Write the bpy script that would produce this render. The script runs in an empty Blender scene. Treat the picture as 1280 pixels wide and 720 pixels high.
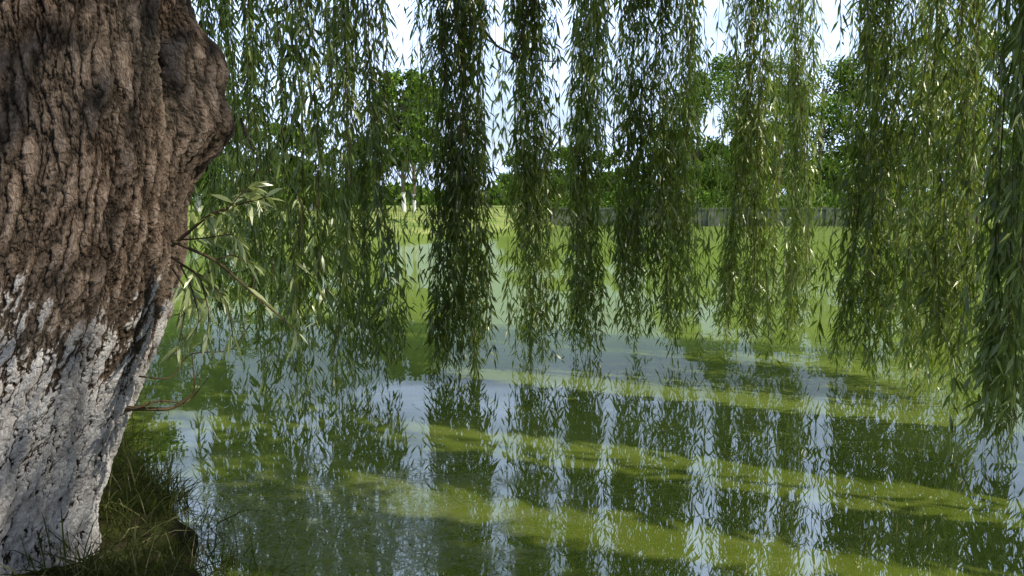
import bpy, math, random
import numpy as np
from mathutils import Vector
random.seed(4); rng=np.random.default_rng(7)
S=bpy.context.scene
S.view_settings.view_transform='Standard'; S.view_settings.look='None'; S.view_settings.exposure=0
COL=S.collection
# ---------------------------------------------------------------- camera
PITCH=math.radians(6.3); CH=2.0; F=995.0
cam=bpy.data.cameras.new('camera'); cam.lens=28.0; cam.sensor_width=36; cam.clip_end=5000; cam.clip_start=0.05
co=bpy.data.objects.new('camera',cam); COL.objects.link(co); co.location=(0,0,CH)
co.rotation_euler=(math.radians(90)-PITCH,0,0); S.camera=co
def P(sx,sy,d):
    u=(sx-640)/F; v=(360-sy)/F
    y=math.cos(PITCH)+v*math.sin(PITCH); z=-math.sin(PITCH)+v*math.cos(PITCH)
    k=d/y
    return np.array([u*k,d,CH+z*k])
# ---------------------------------------------------------------- node helpers
def mat(name):
    m=bpy.data.materials.new(name); m.use_nodes=True; m.node_tree.nodes.clear()
    return m,m.node_tree
def N(t,typ,inp=None,**kw):
    n=t.nodes.new(typ)
    for k,v in kw.items(): setattr(n,k,v)
    if inp:
        for k,v in inp.items():
            s=n.inputs[k]
            if isinstance(v,bpy.types.NodeSocket): t.links.new(v,s)
            else: s.default_value=v
    return n
def noise(t,vec,scale,detail=4,rough=.55,dist=0):
    return N(t,'ShaderNodeTexNoise',{'Vector':vec,'Scale':scale,'Detail':detail,'Roughness':rough,'Distortion':dist}).outputs[0]
def ramp(t,f,stops):
    n=N(t,'ShaderNodeValToRGB',{'Fac':f}); e=n.color_ramp.elements
    while len(e)<len(stops): e.new(.5)
    for i,(p,c) in enumerate(stops):
        e[i].position=p; e[i].color=(c,c,c,1) if isinstance(c,(int,float)) else (*c,1)
    return n.outputs[0]
def math_(t,op,a,b=0.0,c=None,clamp=False):
    n=N(t,'ShaderNodeMath',operation=op); n.use_clamp=clamp
    for i,v in enumerate((a,b,c)):
        if v is None: continue
        if isinstance(v,bpy.types.NodeSocket): t.links.new(v,n.inputs[i])
        else: n.inputs[i].default_value=v
    return n.outputs[0]
def mixc(t,f,a,b,mode='MIX'):
    n=N(t,'ShaderNodeMix',data_type='RGBA',blend_type=mode)
    for i,v in ((0,f),(6,a),(7,b)):
        if isinstance(v,bpy.types.NodeSocket): t.links.new(v,n.inputs[i])
        elif i==0: n.inputs[0].default_value=v
        else: n.inputs[i].default_value=(*v,1)
    return n.outputs[2]
def mapping(t,vec,scale,loc=(0,0,0)):
    return N(t,'ShaderNodeMapping',{'Vector':vec,'Scale':scale,'Location':loc}).outputs[0]
def out(t,sh,disp=None):
    o=N(t,'ShaderNodeOutputMaterial'); t.links.new(sh,o.inputs[0])
    if disp: t.links.new(disp,o.inputs[2])
# ---------------------------------------------------------------- mesh builder
class MB:
    def __init__(s): s.v=[];s.l=[];s.tot=[];s.a=[];s.mi=[];s.n=0
    def add(s,verts,faces,attr,mi=0):
        verts=np.asarray(verts,dtype=np.float32)
        s.v.append(verts)
        for f in faces:
            f=np.asarray(f,dtype=np.int64)+s.n
            s.l.append(f.ravel()); s.tot.append(np.full(len(f),f.shape[1])); s.mi.append(np.full(len(f),mi))
        s.a.append(np.broadcast_to(np.asarray(attr,dtype=np.float32),(len(verts),)).copy())
        s.n+=len(verts)
    def leaves(s,p,d,L,W,col,mi=0,droop=.12,simple=False):
        n=len(p); d=d/np.linalg.norm(d,axis=1,keepdims=True)
        r=rng.normal(size=(n,3)); sd=np.cross(d,r); sd/=np.linalg.norm(sd,axis=1,keepdims=True)+1e-9
        L=np.broadcast_to(L,(n,))[:,None]; W=np.broadcast_to(W,(n,))[:,None]
        dz=np.array([0,0,-1.0])
        t=p+d*L+dz*L*droop
        if simple:
            a=p+d*L*.42+dz*L*droop*.15
            V=np.stack([p,a-sd*W/2,t,a+sd*W/2],1).reshape(-1,3); i=(np.arange(n)*4)[:,None]
            s.add(V,[i+np.array([0,1,2,3])],np.repeat(col,4),mi); return
        a=p+d*L*.33+dz*L*droop*.1; b=p+d*L*.68+dz*L*droop*.45
        V=np.stack([p,a-sd*W/2,a+sd*W/2,b-sd*W*.42,b+sd*W*.42,t],1).reshape(-1,3)
        i=(np.arange(n)*6)[:,None]
        s.add(V,[i+np.array([0,1,2]),i+np.array([1,3,4,2]),i+np.array([3,5,4])],np.repeat(col,6),mi)
    def tube(s,pts,rad,seg=6,attr=0.5,mi=0):
        pts=np.asarray(pts,float); n=len(pts); rad=np.broadcast_to(rad,(n,))
        T=np.gradient(pts,axis=0); T/=np.linalg.norm(T,axis=1,keepdims=True)+1e-9
        ref=np.array([0.31,.93,.2]); A=np.cross(T,ref); A/=np.linalg.norm(A,axis=1,keepdims=True)+1e-9; B=np.cross(T,A)
        th=np.arange(seg)/seg*2*math.pi
        V=pts[:,None]+rad[:,None,None]*(np.cos(th)[None,:,None]*A[:,None]+np.sin(th)[None,:,None]*B[:,None])
        i=np.arange(n-1)[:,None]*seg; j=np.arange(seg)[None]; k=(j+1)%seg
        f=np.stack([i+j,i+k,i+seg+k,i+seg+j],-1).reshape(-1,4)
        s.add(V.reshape(-1,3),[f],attr,mi)
    def build(s,name,mats,parent=None,smooth=False,vec=None):
        v=np.concatenate(s.v); l=np.concatenate(s.l); tot=np.concatenate(s.tot); mi=np.concatenate(s.mi)
        me=bpy.data.meshes.new(name)
        me.vertices.add(len(v)); me.vertices.foreach_set('co',v.ravel().astype(np.float32))
        me.loops.add(len(l)); me.loops.foreach_set('vertex_index',l.astype(np.int32))
        me.polygons.add(len(tot)); st=np.concatenate([[0],np.cumsum(tot)[:-1]])
        me.polygons.foreach_set('loop_start',st.astype(np.int32))
        me.polygons.foreach_set('material_index',mi.astype(np.int32))
        me.polygons.foreach_set('use_smooth',np.full(len(tot),smooth))
        a=me.attributes.new('v','FLOAT','POINT'); a.data.foreach_set('value',np.concatenate(s.a))
        if vec is not None:
            a=me.attributes.new('bk','FLOAT_VECTOR','POINT'); a.data.foreach_set('vector',np.asarray(vec,dtype=np.float32).ravel())
        me.update(calc_edges=True)
        for m in mats: me.materials.append(m)
        o=bpy.data.objects.new(name,me); COL.objects.link(o)
        if parent: o.parent=parent
        return o
# ---------------------------------------------------------------- materials
def leafmat(name,dark,light,pale,trans=.40,tcol=(.36,.46,.03),gloss=.06):
    m,t=mat(name)
    v=N(t,'ShaderNodeAttribute',attribute_name='v').outputs['Fac']
    c=ramp(t,v,[(0,dark),(.6,light),(1,pale)])
    b=N(t,'ShaderNodeBsdfDiffuse',{'Color':c}).outputs[0]
    if trans>0:
        tr=N(t,'ShaderNodeBsdfTranslucent',{'Color':mixc(t,.5,c,tcol)}).outputs[0]
        b=N(t,'ShaderNodeMixShader',{0:trans,1:b,2:tr}).outputs[0]
    if gloss>0:
        g=N(t,'ShaderNodeBsdfGlossy',{'Color':(1,1,.85,1),'Roughness':.33}).outputs[0]
        b=N(t,'ShaderNodeMixShader',{0:gloss,1:b,2:g}).outputs[0]
    out(t,b); return m
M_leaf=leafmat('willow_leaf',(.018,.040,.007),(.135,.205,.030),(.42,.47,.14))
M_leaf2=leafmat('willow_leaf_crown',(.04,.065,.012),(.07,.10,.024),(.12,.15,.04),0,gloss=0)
M_sprig=leafmat('willow_shoot_leaf',(.2,.24,.07),(.38,.43,.18),(.50,.55,.32))
M_tree=leafmat('broad_leaf',(.025,.055,.008),(.11,.185,.024),(.22,.31,.05),0,gloss=0)
M_grass=leafmat('grass_blade',(.024,.03,.01),(.055,.065,.02),(.24,.21,.12),.25,gloss=.0)
def twigmat():
    m,t=mat('twig_bark'); v=N(t,'ShaderNodeTexCoord').outputs['Object']
    c=ramp(t,noise(t,v,9,2),[(.3,(.05,.035,.02)),(.7,(.12,.09,.05))])
    b=N(t,'ShaderNodeBsdfDiffuse',{'Color':c}); out(t,b.outputs[0]); return m
M_twig=twigmat()
def bark(name,disp=True,white=True):
    m,t=mat(name)
    bk=N(t,'ShaderNodeAttribute',attribute_name='bk').outputs['Vector']
    pos=N(t,'ShaderNodeTexCoord').outputs['Object']
    w=N(t,'ShaderNodeTexNoise',{'Vector':mapping(t,bk,(3,3,1.6)),'Scale':2.4,'Detail':4,'Roughness':.65}).outputs['Color']
    warp=N(t,'ShaderNodeVectorMath',{0:w,1:(.5,.5,.5)},operation='SUBTRACT').outputs[0]
    warp=N(t,'ShaderNodeVectorMath',{0:warp,'Scale':.15},operation='SCALE').outputs[0]
    cv=N(t,'ShaderNodeVectorMath',{0:bk,1:warp},operation='ADD').outputs[0]
    vo=N(t,'ShaderNodeTexVoronoi',{'Vector':mapping(t,cv,(19,19,3.4)),'Scale':1.0,'Randomness':1.0},feature='DISTANCE_TO_EDGE').outputs[0]
    vo2=N(t,'ShaderNodeTexVoronoi',{'Vector':mapping(t,cv,(40,40,22),(3,1,2)),'Scale':1.0},feature='DISTANCE_TO_EDGE').outputs[0]
    n1=noise(t,mapping(t,bk,(50,50,16)),1.0,6,.78)
    h=ramp(t,vo,[(0,0),(.12,.5),(.3,.85),(.5,1)])
    h2=ramp(t,vo2,[(0,0),(.2,1)])
    H=math_(t,'ADD',math_(t,'MULTIPLY',h,.58),math_(t,'ADD',math_(t,'MULTIPLY',h2,.14),math_(t,'MULTIPLY',n1,.62)))
    c=ramp(t,H,[(.32,(.022,.016,.012)),(.62,(.12,.085,.06)),(.88,(.28,.205,.155)),(1,(.42,.33,.265))])
    big=noise(t,bk,2.2,3)
    c=mixc(t,ramp(t,big,[(.4,0),(.7,.35)]),c,(.19,.17,.135),'MIX')
    c=mixc(t,.35,c,ramp(t,noise(t,bk,11,4),[(.3,.3),(.7,1.0)]),'MULTIPLY')
    if white:
        sep=N(t,'ShaderNodeSeparateXYZ',{0:pos})
        ln=math_(t,'ADD',math_(t,'MULTIPLY',sep.outputs[0],-.55),.66)
        ed=math_(t,'SUBTRACT',ln,sep.outputs[2])
        ed=math_(t,'ADD',ed,math_(t,'MULTIPLY',math_(t,'SUBTRACT',noise(t,mapping(t,bk,(7,7,2.2)),1,5,.75),.5),1.4))
        mk=ramp(t,ed,[(-.0,0),(.7,1)])
        wv=math_(t,'ADD',math_(t,'MULTIPLY',H,.75),math_(t,'MULTIPLY',noise(t,bk,6,5,.75),.6))
        wv=math_(t,'ADD',wv,math_(t,'MULTIPLY',mk,.34))
        wear=ramp(t,wv,[(.92,0),(1.15,1)])
        mk=math_(t,'MULTIPLY',ramp(t,mk,[(0,0),(.15,1)]),wear)
        wc=mixc(t,ramp(t,noise(t,bk,7,5,.75),[(.3,0),(.7,1)]),(.22,.205,.195),(.70,.67,.64))
        c=mixc(t,mk,c,wc)
    b=N(t,'ShaderNodeBsdfDiffuse',{'Color':c,'Roughness':.6})
    if disp:
        d=N(t,'ShaderNodeDisplacement',{'Height':H,'Midlevel':.8,'Scale':.046})
        out(t,b.outputs[0],d.outputs[0]); m.displacement_method='BOTH'
    else: out(t,b.outputs[0])
    return m
M_bark=bark('willow_bark'); M_limb=bark('limb_bark',False,False)
# ---------------------------------------------------------------- pond outline and terrain
pond=np.array([(-1.55,3.9),(-1.0,3.0),(0,2.3),(2,1.9),(5,1.6),(12,2),(22,6),(34,16),(42,35),(42,55),(36,62),(20,62),(4,62),(1.0,57),(-1.2,50),(-5,47),(-12,45),(-22,40),(-26,26),(-20,15),(-12,10),(-6,8.4),(-3.9,7.3),(-2.75,5.7),(-2.1,4.9)],float)
def sdf(x,y):
    d=np.full(x.shape,1e9); ins=np.zeros(x.shape,bool); n=len(pond)
    for i in range(n):
        ax,ay=pond[i]; bx,by=pond[(i+1)%n]; ex,ey=bx-ax,by-ay
        t=np.clip(((x-ax)*ex+(y-ay)*ey)/(ex*ex+ey*ey),0,1)
        d=np.minimum(d,np.hypot(x-ax-t*ex,y-ay-t*ey))
        c=((ay>y)!=(by>y)); 
        with np.errstate(divide='ignore',invalid='ignore'): xi=(bx-ax)*(y-ay)/(by-ay+1e-12)+ax
        ins^=c&(x<xi)
    return np.where(ins,-d,d)
def hgt(x,y):
    x=np.asarray(x,float); y=np.asarray(y,float)
    w=.12*np.sin(x*3.1+y*2)+.08*np.sin(x*7-y*5)
    far=np.clip((y-30)/10,0,1)
    d=sdf(x,y)+w*(1-far)*.6
    o=.33*(1-np.exp(-np.maximum(d,0)/.35))+.1*np.clip(d/4,0,1)
    o=o+far*np.clip(d/9,0,1)*.8
    o=o+.04*np.sin(x*2.3)*np.sin(y*2.7)*np.clip(d,0,1)
    return np.where(d>0,o,np.maximum(d*.6,-1.2))
def axis(c,n=230,a=.06,k=9.9):
    s=np.linspace(-1,1,n); return c+np.sign(s)*a*(np.exp(np.abs(s)*k)-1)
gx=axis(-1.8); gy=axis(4.5)
gy=np.sort(np.concatenate([gy,np.linspace(36,66,60)])); 
X,Y=np.meshgrid(gx,gy,indexing='ij'); Z=hgt(X,Y)
b=MB(); ny=len(gy); nx=len(gx)
i=np.arange(nx-1)[:,None]*ny+np.arange(ny-1)[None]
b.add(np.stack([X,Y,Z],-1).reshape(-1,3),[np.stack([i,i+ny,i+ny+1,i+1],-1).reshape(-1,4)],0)
m,t=mat('ground_soil_grass'); v=N(t,'ShaderNodeTexCoord').outputs['Object']
s_=ramp(t,noise(t,v,14,6,.7),[(.3,(.016,.013,.008)),(.7,(.05,.04,.024))])
yy=N(t,'ShaderNodeSeparateXYZ',{0:v}).outputs[1]
far=N(t,'ShaderNodeMapRange',{'Value':yy,'From Min':15,'From Max':35}).outputs[0]
near=ramp(t,noise(t,v,4,6,.7),[(.40,0),(.55,.7)])
far2=math_(t,'MAXIMUM',far,near)
gl=mixc(t,far,(.04,.05,.015),mixc(t,ramp(t,noise(t,mapping(t,v,(.5,1,1)),.9,6,.7),[(.35,0),(.65,1)]),(.09,.14,.028),(.28,.29,.09)))
c=mixc(t,far2,s_,gl)
bs=N(t,'ShaderNodeBsdfDiffuse',{'Color':c})
bp=N(t,'ShaderNodeBump',{'Height':noise(t,v,18,5,.7),'Strength':.7,'Distance':.05}); t.links.new(bp.outputs[0],bs.inputs['Normal'])
out(t,bs.outputs[0]); b.build('ground',[m],smooth=True)
# ---------------------------------------------------------------- water
b=MB(); b.add([(-60,-10,0),(70,-10,0),(70,75,0),(-60,75,0)],[[[0,1,2,3]]],0)
m,t=mat('pond_water'); v=N(t,'ShaderNodeTexCoord').outputs['Object']
wy=N(t,'ShaderNodeSeparateXYZ',{0:v}).outputs[1]
lo=noise(t,mapping(t,v,(.25,.7,1)),1,3,.6,.6)
c=ramp(t,lo,[(.3,(.075,.108,.013)),(.55,(.105,.138,.018)),(.75,(.13,.158,.026))])
fil=noise(t,mapping(t,v,(.9,2.6,1)),1.2,5,.75,1.2)
c=mixc(t,ramp(t,fil,[(.48,0),(.72,.45)]),c,(.20,.22,.06))
film=N(t,'ShaderNodeMapRange',{'Value':math_(t,'ADD',wy,math_(t,'MULTIPLY',math_(t,'SUBTRACT',lo,.5),6)),'From Min':4.8,'From Max':8.6}).outputs[0]
c=mixc(t,math_(t,'MULTIPLY',film,.6),c,(.125,.168,.035))
sp=N(t,'ShaderNodeTexVoronoi',{'Vector':v,'Scale':16.0,'Randomness':1.0})
spk=ramp(t,sp.outputs['Distance'],[(.05,1),(.10,0)])
spm=math_(t,'MULTIPLY',spk,ramp(t,noise(t,mapping(t,v,(.5,1,1)),1.1,3),[(.5,0),(.62,1)]))
dd=N(t,'ShaderNodeVectorMath',{0:v,1:(-1.25,4.6,0)},operation='DISTANCE').outputs['Value']
am=math_(t,'SUBTRACT',noise(t,v,2.2,5,.75,.8),math_(t,'MULTIPLY',dd,.16))
am=ramp(t,am,[(.27,0),(.37,1)])
am=math_(t,'MULTIPLY',am,ramp(t,noise(t,v,26,4,.8),[(.45,0),(.58,1)]))
c=mixc(t,am,c,ramp(t,noise(t,v,30,3,.7),[(.3,(.05,.065,.02)),(.7,(.19,.21,.09))]))
c=mixc(t,spm,c,(.3,.32,.17))
rg=math_(t,'ADD',.006,math_(t,'MULTIPLY',math_(t,'MAXIMUM',am,spm),.25))
df=N(t,'ShaderNodeBsdfDiffuse',{'Color':c})
w1=noise(t,mapping(t,v,(1.3,1.6,1)),1.3,1,.5); w2=noise(t,mapping(t,v,(1,1.3,1)),8,1,.5)
hh=math_(t,'ADD',w1,math_(t,'MULTIPLY',w2,.03))
bp=N(t,'ShaderNodeBump',{'Height':hh,'Strength':.06,'Distance':.03})
gl=N(t,'ShaderNodeBsdfGlossy',{'Color':(1,1,1,1),'Roughness':rg,'Normal':bp.outputs[0]})
fr=N(t,'ShaderNodeFresnel',{'IOR':2.25,'Normal':bp.outputs[0]})
fr=math_(t,'MULTIPLY',fr.outputs[0],math_(t,'SUBTRACT',1,math_(t,'MULTIPLY',film,.72)))
fr=math_(t,'MULTIPLY',fr,math_(t,'SUBTRACT',1,math_(t,'MULTIPLY',am,.8)))
mx=N(t,'ShaderNodeMixShader',{0:fr,1:df.outputs[0],2:gl.outputs[0]})
out(t,mx.outputs[0]); b.build('pond_water',[m])
# ---------------------------------------------------------------- willow
wil=bpy.data.objects.new('weeping_willow_tree',None); COL.objects.link(wil)
zk=np.array([-.3,0,.43,.70,1.08,1.456,1.82,2.18,2.87,4.4,5.0])
xr=np.array([-1.97,-2.09,-2.09,-1.98,-1.81,-1.64,-1.52,-1.46,-1.44,-1.30,-1.25])
rk=np.array([.85,.74,.66,.61,.57,.56,.545,.53,.52,.46,.3])
NT,NZ=620,860
zz=np.linspace(-.3,5.0,NZ); 
def sm(a):
    ker=np.hanning(61); ker/=ker.sum(); return np.convolve(np.pad(a,30,'edge'),ker,'valid')
R=sm(np.interp(zz,zk,rk)); XR=sm(np.interp(zz,zk,xr)); CX=XR-R; CY=3.65+.03*np.sin(zz*1.3)
th=np.linspace(0,2*math.pi,NT,endpoint=False)
TH,ZZ=np.meshgrid(th,zz); RR=np.repeat(R[:,None],NT,1)
lob=.035*np.sin(3*TH+ZZ*.7)+.02*np.sin(5*TH-ZZ*1.1+1)+.012*np.sin(9*TH+ZZ*2)
flare=np.exp(-(ZZ-0)/.35)*.10*(np.sin(5*TH+.6)+.4)
da=np.angle(np.exp(1j*(TH-.25)))
knob=.17*np.exp(-(da/.34)**2-((ZZ-2.34)/.16)**2)+.15*np.exp(-(da/.28)**2-((ZZ-2.62)/.16)**2)-.03*np.exp(-(da/.5)**2-((ZZ-1.95)/.15)**2)
crease=-.09*np.exp(-(np.angle(np.exp(1j*(TH+.22)))/.10)**2)*np.exp(-((ZZ-2.6)/.5)**2)
rad=RR*(1+(lob-.045))+flare*.6+knob+crease
VX=CX[:,None]+rad*np.cos(TH); VY=CY[:,None]+rad*np.sin(TH)
bk=np.stack([.55*np.cos(TH),.55*np.sin(TH),ZZ+0*TH],-1).reshape(-1,3)
b=MB(); i=np.arange(NZ-1)[:,None]*NT; j=np.arange(NT)[None]; k=(j+1)%NT
b.add(np.stack([VX,VY,ZZ],-1).reshape(-1,3),[np.stack([i+j,i+k,i+NT+k,i+NT+j],-1).reshape(-1,4)],0)
b.build('trunk',[M_bark],wil,True,bk)
# columns of hanging fronds: (screen x, width px, distance, bottom px, strands)
cols=[(285,60,9.5,440,26),(335,50,8.5,470,22),(385,70,7.2,530,30),(440,50,8.3,490,24),(476,34,8.0,500,16),
 (300,90,11,420,14),(420,60,11,440,8),
 (530,34,9.8,300,10),(562,46,9.0,478,38),(590,34,8.8,485,30),(640,20,10,300,5),(665,34,9.2,485,30),(655,46,9.6,330,10),
 (735,34,9.8,452,42),(745,32,8.0,190,10),(795,38,9.9,425,38),(832,50,9.6,430,34),(856,30,10.4,400,20),
 (918,34,10.3,415,30),(948,34,10,430,24),(992,32,10.4,430,36),
 (1075,44,9.0,490,36),(1120,60,8.6,500,38),(1170,65,8.0,500,36),(1210,50,7.6,520,24),(1100,90,10,455,10),(1190,90,10,460,12),
 (1258,34,5.6,615,26),(1285,50,6.0,570,24)]
lf=MB(); tw=MB()
def strand(x0,y0,zt,zb,dens=30,Ls=.10,cm=0.,sway=.10,simple=False,wr=(.14,.21),twig=True,mi=0,clump=None):
    h=max(zt-zb,.3); n=max(int(h*dens),4)
    t=np.sort(rng.random(n)**.92)
    ph=rng.random(4)*6.28; dr=rng.normal(size=2)*.07
    def path(t):
        z=zt-h*t; gx=0
        if clump is not None: gx=clump[2]*np.sin(z*.8+clump[3])
        return np.stack([x0+gx+dr[0]*t+sway*(.5*np.sin(t*h*.9+ph[0])+.22*np.sin(t*h*2.3+ph[1]))*(.3+t),
                         y0+dr[1]*t+sway*(.5*np.sin(t*h*.8+ph[2])+.22*np.sin(t*h*2.1+ph[3]))*(.3+t),z],1)
    if clump is not None:
        z=zt-h*t; keep=rng.random(n)<.82+.30*np.sin(z*clump[0]+clump[1]+ph[0]*.25); keep[:4]=True; t=t[keep]; n=len(t)
    p=path(t)
    az=rng.random(n)*6.28; a=np.clip(rng.normal(.58,.3,n),.1,1.5)
    d=np.stack([np.sin(a)*np.cos(az),np.sin(a)*np.sin(az),-np.cos(a)],1)
    off=(rng.random(n)**2)[:,None]*d*np.array([1,1,.6])*.13
    L=Ls*rng.uniform(.6,1.25,n)*(1-.35*(t>.96))
    c=np.clip(rng.normal(.41+cm,.25,n),0,1)
    p=p+off; p[:,2]=np.maximum(p[:,2],.05)
    lf.leaves(p,d,L,L*rng.uniform(wr[0],wr[1],n),c,mi,.22,simple)
    if twig:
        tt=np.linspace(0,1,max(int(h*1.6),4)); tw.tube(path(tt),.0035*(1.3-tt),3)
col_tops=[]
for sx,w,d,by,ns in cols:
    zb=P(sx,by,d)[2]; zb=max(zb,.0); x=(sx-640)/F*d*1.0; ww=w/F*d
    top=rng.uniform(7.2,8.6); col_tops.append((x,d,top))
    cm=rng.normal(0,.16); cl_=(rng.uniform(2.2,4.5),rng.random()*6.28,rng.uniform(.02,.06),rng.random()*6.28)
    for k in range(ns):
        u=np.clip(rng.normal()*.33,-.8,.8); u2=rng.normal()*.3
        x0=x+u*ww; y0=d+u2*max(ww,.5)
        bott=zb+ (abs(u)*1.0)*rng.random()*.7 + (rng.random()**3.8)*1.3
        tp=top+rng.normal()*.3 if rng.random()<.55 else rng.uniform(bott+1.0,top-1)
        strand(x0,y0,tp,bott,dens=rng.uniform(28,40),Ls=rng.uniform(.11,.15),cm=cm+rng.normal()*.1,sway=.12,simple=(k%3>0),clump=cl_)
gaps=((495,545),(604,645),(684,716),(762,780),(880,902),(1016,1048))
k=0
while k<48:
    sx=rng.uniform(270,1260)
    if any(a<sx<b_ for a,b_ in gaps) and rng.random()<.95: continue
    d=rng.uniform(8.5,11); strand((sx-640)/F*d,d,8,rng.uniform(.5,4.2),19,simple=True,sway=.13); k+=1
k=0
while k<85:
    sx=rng.uniform(300,1230)
    if any(a<sx<b_ for a,b_ in gaps): continue
    d=rng.uniform(9.3,11); strand((sx-640)/F*d,d,rng.uniform(1.0,2.4),rng.uniform(.0,.35),32,.12,simple=True,sway=.07); k+=1
# curtain continuing round the tree to the right, behind and left, in bunches
TC=np.array([-1.9,3.65])
def curtain(az,ns,sp,L=.26,dens=15,rr=8.3,hb=(.2,1.0)):
    a=math.radians(az); cx,cy=TC[0]+rr*math.cos(a),TC[1]+rr*math.sin(a)
    for k in range(ns):
        u=rng.normal()*sp*1.6
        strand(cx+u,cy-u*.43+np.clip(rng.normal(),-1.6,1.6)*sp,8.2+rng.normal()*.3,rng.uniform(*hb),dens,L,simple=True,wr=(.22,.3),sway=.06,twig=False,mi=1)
    col_tops.append((cx,cy,8.1))
for az,ns,sp in ((13,36,.2),(4.5,40,.23),(-5.5,40,.21),(-15.5,46,.28),(-26,36,.21),(-34.5,34,.27),(-43,40,.34),(-53,30,.3)): curtain(az,ns,sp,rr=8.3+rng.normal()*.2)  # unseen bunches, spaced and thickened to cast shade stripes on the water
for az in range(-62,-92,-10): curtain(az,16,.3)
for az in range(-100,-262,-12): 
    curtain(az,12,.35)
for k in range(12):
    a=math.radians(rng.uniform(-45,15)); strand(TC[0]+8.3*math.cos(a),TC[1]+8.3*math.sin(a),8,rng.uniform(.3,3),11,.22,simple=True,wr=(.2,.28),twig=False,mi=1)
EL=math.radians(43); sd=Vector((.92*math.cos(EL),-.40*math.cos(EL),math.sin(EL))).normalized()
def crown():  # unseen crown, made dense to keep sky light off the water
    n=28000; r=8.3*np.sqrt(rng.random(n)); a=rng.random(n)*6.28
    x=TC[0]+r*np.cos(a); y=TC[1]+r*np.sin(a)
    clump=.6*np.sin(x*1.9+y*.6)+.5*np.sin(y*2.3-x*.8+1)
    z=10.3-(r/8.3)**2*2.4+.5*clump-rng.random(n)**.7*1.3
    z=np.maximum(z,7.4)
    q=np.stack([x+1.35,y-3.3,z-1.75],1); s=np.array(sd); dist=np.linalg.norm(np.cross(q,s),axis=1)  # opening added along the sun ray so sun reaches shoots and trunk
    k=(dist>.75)|(rng.random(n)<.02)
    x,y,z=x[k],y[k],z[k]; n=len(x)
    d=rng.normal(size=(n,3))*np.array([1,1,.6])+np.array([0,0,-.5]); L=rng.uniform(.25,.42,n)
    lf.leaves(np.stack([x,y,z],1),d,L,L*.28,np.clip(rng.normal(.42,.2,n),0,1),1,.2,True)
crown()
lf.build('hanging_fronds',[M_leaf,M_leaf2],wil); tw.build('twigs',[M_twig],wil)
# limbs
lb=MB(); 
def bez(a,b_,c_,d_,n=26):
    t=np.linspace(0,1,n)[:,None]; return (1-t)**3*a+3*(1-t)**2*t*b_+3*(1-t)*t*t*c_+t**3*d_
top=np.array([-1.82,3.65,4.5])
mains=[]
for az,r,z in ((70,5.2,9.2),(30,5.4,9.4),(-15,5.0,9.3),(-70,4.8,9.2),(110,4.6,9.0),(170,4.8,9.2),(235,4.5,9.0)):
    a=math.radians(az); e=np.array([TC[0]+r*math.cos(a),TC[1]+r*math.sin(a),z])
    pt=bez(top-np.array([0,0,.6]),top+np.array([.3*math.cos(a),.3*math.sin(a),1.8]),(top+e)/2+np.array([0,0,2.2]),e)
    pt+=np.cumsum(rng.normal(size=pt.shape)*.035,0)*np.linspace(0,1,len(pt))[:,None]
    lb.tube(pt,np.linspace(.26,.06,len(pt)),14); mains.append(pt)
allm=np.concatenate([p[10:] for p in mains])
for x,y,z in col_tops:
    e=np.array([x,y,z+.05]); q=allm[np.argmin(np.linalg.norm(allm-e-np.array([0,0,1.]),axis=1)+rng.random(len(allm))*.6)]
    pt=bez(q,q+(e-q)*.3+np.array([0,0,.6]),q+(e-q)*.75+np.array([0,0,.7]),e,16)
    lb.tube(pt,np.linspace(.05,.012,16),6)
for a_,b_,c_ in (((596,30,9.0),(640,75,9.2),(700,78,9.3)),((640,75,9.2),(655,40,9.1),(668,-30,9.0)),((300,150,8.6),(325,200,8.6),(310,260,8.6))):
    pt=bez(P(*a_),P(*b_),P(*b_),P(*c_),10)+rng.normal(size=(10,3))*.012; lb.tube(pt,np.linspace(.018,.006,10),6)
pts=np.concatenate(lb.v); lb.build('limbs',[M_limb],wil,True,pts)
# young shoots sprouting from the trunk
sh=MB(); shl=MB()
def shoot(pts,d0=.008,dens=34,L=.11,end=1.0):
    ctrl=np.array([P(*p) for p in pts]); n=30
    s=np.linspace(0,1,len(ctrl)); tt=np.linspace(0,1,n)
    pa=np.stack([np.interp(tt,s,ctrl[:,i]) for i in range(3)],1)
    kk=np.hanning(9);kk/=kk.sum(); pp=np.stack([np.convolve(np.pad(pa[:,i],4,'edge'),kk,'valid') for i in range(3)],1)
    sh.tube(pp,np.linspace(d0,.002,n),6,.5)
    ln=np.linalg.norm(np.diff(pp,axis=0),axis=1).sum(); m_=int(ln*dens)
    u=np.sort(.22+.78*rng.random(m_)); p=np.stack([np.interp(u,tt,pp[:,i]) for i in range(3)],1)
    T=np.gradient(pp,axis=0); T/=np.linalg.norm(T,axis=1,keepdims=True)
    T=np.stack([np.interp(u,tt,T[:,i]) for i in range(3)],1)
    d=T*.8+rng.normal(size=(m_,3))*.5+np.array([0,0,-.12])
    LL=L*rng.uniform(.5,1.15,m_); shl.leaves(p,d,LL,LL*.17,np.clip(rng.normal(.5,.25,m_),0,1),0,.25)
shoot([(212,310,3.5),(262,268,3.45),(300,255,3.4),(340,245,3.35)],dens=85,L=.10)
shoot([(262,270,3.45),(285,262,3.4),(310,232,3.4),(328,236,3.4)],.004,85,.10)
shoot([(212,300,3.5),(270,325,3.4),(320,370,3.35),(378,420,3.3)],.009,18)
shoot([(270,325,3.4),(290,318,3.4),(318,330,3.4)],.004,85,.10)
shoot([(212,320,3.5),(250,345,3.45),(262,390,3.4),(258,430,3.4)],.006,85,.10)
shoot([(225,330,3.5),(262,350,3.45),(285,380,3.4),(292,425,3.4)],.005,85,.10)
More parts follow.
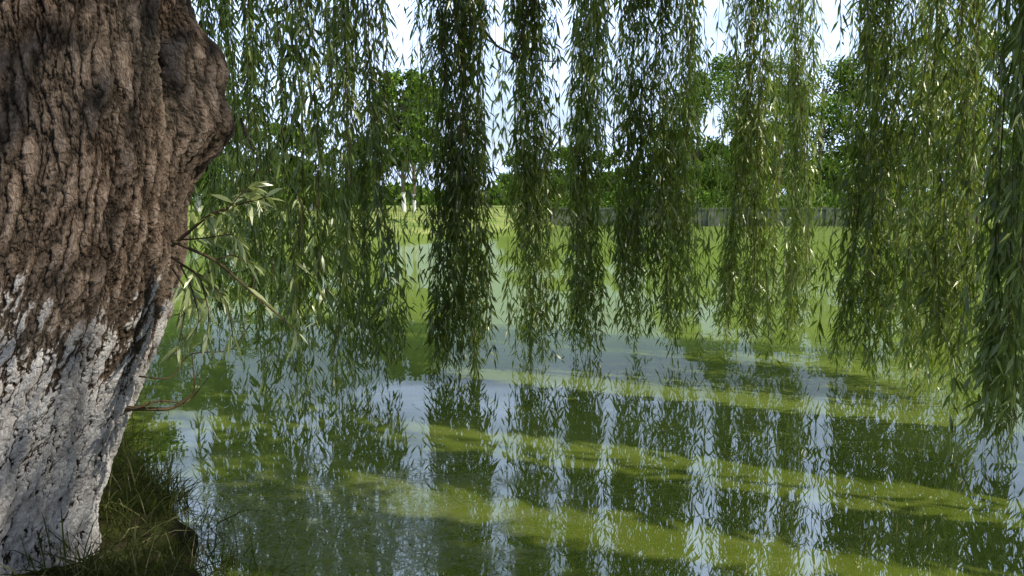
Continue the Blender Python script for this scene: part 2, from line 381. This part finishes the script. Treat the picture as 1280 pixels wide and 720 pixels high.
shoot([(212,330,3.5),(235,365,3.45),(228,410,3.4),(222,440,3.4)],.005,85,.10)
shoot([(220,300,3.5),(255,298,3.45),(290,292,3.4),(300,300,3.4)],.004,85,.10)
shoot([(225,330,3.5),(240,360,3.45),(250,400,3.4),(240,420,3.4)],.004,85,.10)
shoot([(150,510,3.7),(215,512,3.9),(245,490,4.0),(240,440,4.0)],.012,8,.06)
shoot([(140,520,3.7),(200,500,3.8),(235,505,4.0),(262,470,4.0)],.008,8,.06)
shoot([(170,470,3.6),(215,475,3.7),(235,440,3.7),(300,440,3.7),(322,330,3.8)],.004,5,.05)
sh.build('shoot_stems',[M_twig],wil); shl.build('shoot_leaves',[M_sprig],wil)
# ---------------------------------------------------------------- bank grass
gr=MB()
def tuft(x,y,n,h,sp):
    z=float(hgt(x,y)); 
    if z<-.15: return
    p=np.stack([x+rng.normal(size=n)*sp,y+rng.normal(size=n)*sp,np.zeros(n)],1); p[:,2]=np.maximum(hgt(p[:,0],p[:,1]),-.1)-.01
    az=rng.random(n)*6.28; a=np.abs(rng.normal(.5,.4,n)); L=h*rng.uniform(.3,1.3,n)
    d=np.stack([np.sin(a)*np.cos(az),np.sin(a)*np.sin(az),np.cos(a)],1)
    gr.leaves(p,d,L,rng.uniform(.004,.009,n),np.clip(rng.normal(.4,.3,n),0,1),0,.4)
for k in range(1900):
    x=rng.uniform(-4.5,1.0); y=rng.uniform(2,8.5)
    d=float(sdf(np.array(x),np.array(y)))
    if -.25<d<1.2 and rng.random()<(.95 if d<.5 else .55): 
        if math.hypot(x+2.6,y-3.65)>.6: tuft(x,y,int(rng.integers(10,34)),rng.uniform(.12,.48),.07)
gr.build('bank_grass',[M_grass])
# floating leaves
fl=MB(); n=700
sx=rng.uniform(-2,6,n); sy=rng.uniform(3.6,14,n); ok=sdf(sx,sy)<-.05; sx,sy=sx[ok],sy[ok]; n=len(sx)
az=rng.random(n)*6.28; p=np.stack([sx,sy,np.full(n,.006)],1); L=rng.uniform(.02,.07,n)
dv=np.stack([np.cos(az),np.sin(az),0*az],1); sd_=np.stack([-np.sin(az),np.cos(az),rng.normal(size=n)*.1],1); W=(L*.16)[:,None]; L=L[:,None]
V=np.stack([p,p+dv*L*.4-sd_*W/2,p+dv*L*.4+sd_*W/2,p+dv*L*.7-sd_*W*.4,p+dv*L*.7+sd_*W*.4,p+dv*L],1).reshape(-1,3)
i=(np.arange(n)*6)[:,None]; fl.add(V,[i+np.array([0,1,2]),i+np.array([1,3,4,2]),i+np.array([3,5,4])],np.repeat(rng.random(n),6))
fl.build('floating_leaves',[leafmat('fallen_leaf',(.12,.11,.04),(.22,.22,.09),(.38,.36,.18),.1)])
# ---------------------------------------------------------------- far bank: retaining wall
m,t=mat('old_concrete'); v=N(t,'ShaderNodeTexCoord').outputs['Object']
c=ramp(t,noise(t,mapping(t,v,(.6,1,1.6)),1.5,6,.7),[(.3,(.05,.06,.035)),(.7,(.13,.135,.095))])
bs=N(t,'ShaderNodeBsdfDiffuse',{'Color':c}); out(t,bs.outputs[0])
wl=MB()
def box(mb,x0,x1,y0,y1,z0,z1,mi=0):
    V=[(x,y,z) for x in (x0,x1) for y in (y0,y1) for z in (z0,z1)]
    mb.add(V,[[[0,1,3,2],[4,6,7,5],[0,4,5,1],[2,3,7,6],[0,2,6,4],[1,5,7,3]]],0,mi)
for k in range(11):
    x=3.2+k*3.0; box(wl,x,x+2.94,61.3,62.2,-.8,1.28); box(wl,x-.03,x+2.97,61.22,62.25,1.283,1.42)
    box(wl,x-.2,x+.2,61.1,61.297,-.8,1.28)
wl.build('retaining_wall',[m])
# ---------------------------------------------------------------- background trees
m,t=mat('tree_bark'); v=N(t,'ShaderNodeTexCoord').outputs['Object']
z=N(t,'ShaderNodeSeparateXYZ',{0:v}).outputs[2]
c=ramp(t,noise(t,mapping(t,v,(6,6,1.5)),1,5),[(.3,(.06,.045,.03)),(.7,(.2,.15,.1))])
c=mixc(t,math_(t,'LESS_THAN',z,1.5),c,(.62,.58,.52))
bs=N(t,'ShaderNodeBsdfDiffuse',{'Color':c}); out(t,bs.outputs[0]); M_tb=m
def tree_mesh(H,Wd,nleaf,trunk=.18,low=.28):
    b=MB(); tp=np.array([[0,0,-.2],[.1,0,H*.25],[-.1,.1,H*.5],[.05,0,H*.85]])
    b.tube(tp,[trunk,trunk*.8,trunk*.55,.04],8,.5,1)
    cs=[]
    for k in range(int(26)):
        f=rng.uniform(low,1); rr=Wd*math.sqrt(max(1-((f-.55)/.52)**2,.03))*rng.uniform(.35,.95); a=rng.random()*6.28
        c_=np.array([rr*math.cos(a),rr*math.sin(a),H*f-.3]); cs.append((c_,rng.uniform(.12,.24)*Wd*1.6))
        s0=np.array([0,0,H*max(f-.25,.2)]); b.tube(np.array([s0,(s0+c_)/2+[0,0,.3],c_]),[trunk*.35,trunk*.2,.02],5,.5,1)
    for c_,r in cs:
        n=nleaf//len(cs); q=rng.normal(size=(n,3)); q/=np.linalg.norm(q,axis=1,keepdims=True)
        p=c_+q*r*(rng.random((n,1))**.4)*np.array([1,1,.75]); d=rng.normal(size=(n,3))+np.array([0,0,-.4])
        L=rng.uniform(.2,.42,n); b.leaves(p,d,L,L*.6,np.clip(rng.normal(.45,.22,n)+q[:,2]*.12,0,1),0,.1,True)
    return b
protos=[]
for H,Wd,nl,tr,lw in ((11,3.0,7000,.17,.36),(17,5.2,11000,.3,.12),(7,2.8,6000,.14,.15),(16,4.2,9000,.25,.15)):
    protos.append(tree_mesh(H,Wd,nl,tr,lw))
built={}
def put(pi,x,y,s=1,rot=None):
    if pi not in built:
        o=protos[pi].build('deciduous_tree',[M_tree,M_tb]); built[pi]=o.data
    else:
        o=bpy.data.objects.new('deciduous_tree',built[pi]); COL.objects.link(o)
    o.location=(x,y,float(hgt(x,y))-.05); o.scale=(s,s,s); o.rotation_euler=(0,0,rng.random()*6.28)
def sxw(sx,d): return (sx-640)/F*d
for pi,sx,d,s in ((0,506,58,.95),(0,519,58.5,.85),(2,455,64,.9),(2,650,84,.85),(2,700,80,.9),(2,760,80,.85),(2,590,88,.85),
    (1,870,78,.8),(1,925,76,.85),(3,970,74,.85),(1,1020,78,.85),(1,1085,76,.95),(3,1150,74,.95),(1,1240,76,1.0),(1,1360,74,1.1),
    (2,390,60,.9),(2,340,56,.9),(1,250,54,.7),(1,170,48,.8),(1,-60,45,1)):
    put(pi,sxw(sx,d),d,s)
tb=MB(); n=30000
x=rng.uniform(-150,150,n); hh=3.5+1.5*np.sin(x*.11)+1.0*np.sin(x*.37+1)+np.where(x>20,6,0)+np.where(x<-45,4,0)
z=rng.random(n)*hh+1; y=120+rng.normal(size=n)*3
L=rng.uniform(.8,1.5,n); tb.leaves(np.stack([x,y,z],1),rng.normal(size=(n,3)),L,L*.6,np.clip(rng.normal(.4,.2,n),0,1),simple=True)
tb.build('distant_tree_belt',[M_tree])
hb=MB(); n=14000; x=rng.uniform(2,45,n); z=1.2+rng.random(n)**1.2*(1.3+.5*np.sin(x*1.3)+.3*np.sin(x*3.1)); y=64.5+rng.normal(size=n)*.6
L=rng.uniform(.16,.32,n); hb.leaves(np.stack([x,y,z],1),rng.normal(size=(n,3)),L,L*.6,np.clip(rng.normal(.4,.2,n),0,1),simple=True); hb.build('hedge',[M_tree])
# ---------------------------------------------------------------- light
su=bpy.data.lights.new('sun','SUN'); su.energy=5.0; su.angle=math.radians(.5); su.color=(1,.93,.80)
so=bpy.data.objects.new('sun',su); COL.objects.link(so); so.rotation_euler=sd.to_track_quat('Z','Y').to_euler()
w=bpy.data.worlds.new('World'); S.world=w; w.use_nodes=True; t=w.node_tree; t.nodes.clear()
sk=N(t,'ShaderNodeTexSky',sky_type='NISHITA'); sk.sun_disc=False; sk.sun_elevation=EL; sk.sun_rotation=math.atan2(sd.x,sd.y); sk.dust_density=2.0; sk.air_density=1.0
g=N(t,'ShaderNodeTexCoord').outputs['Generated']
cl=ramp(t,noise(t,mapping(t,g,(1.2,1.2,3)),2.2,3,.6),[(.35,.25),(.6,.8)])
cc=mixc(t,cl,sk.outputs[0],(12,15,20.5))
bg=N(t,'ShaderNodeBackground',{'Color':cc,'Strength':.135}); o=N(t,'ShaderNodeOutputWorld'); t.links.new(bg.outputs[0],o.inputs[0])
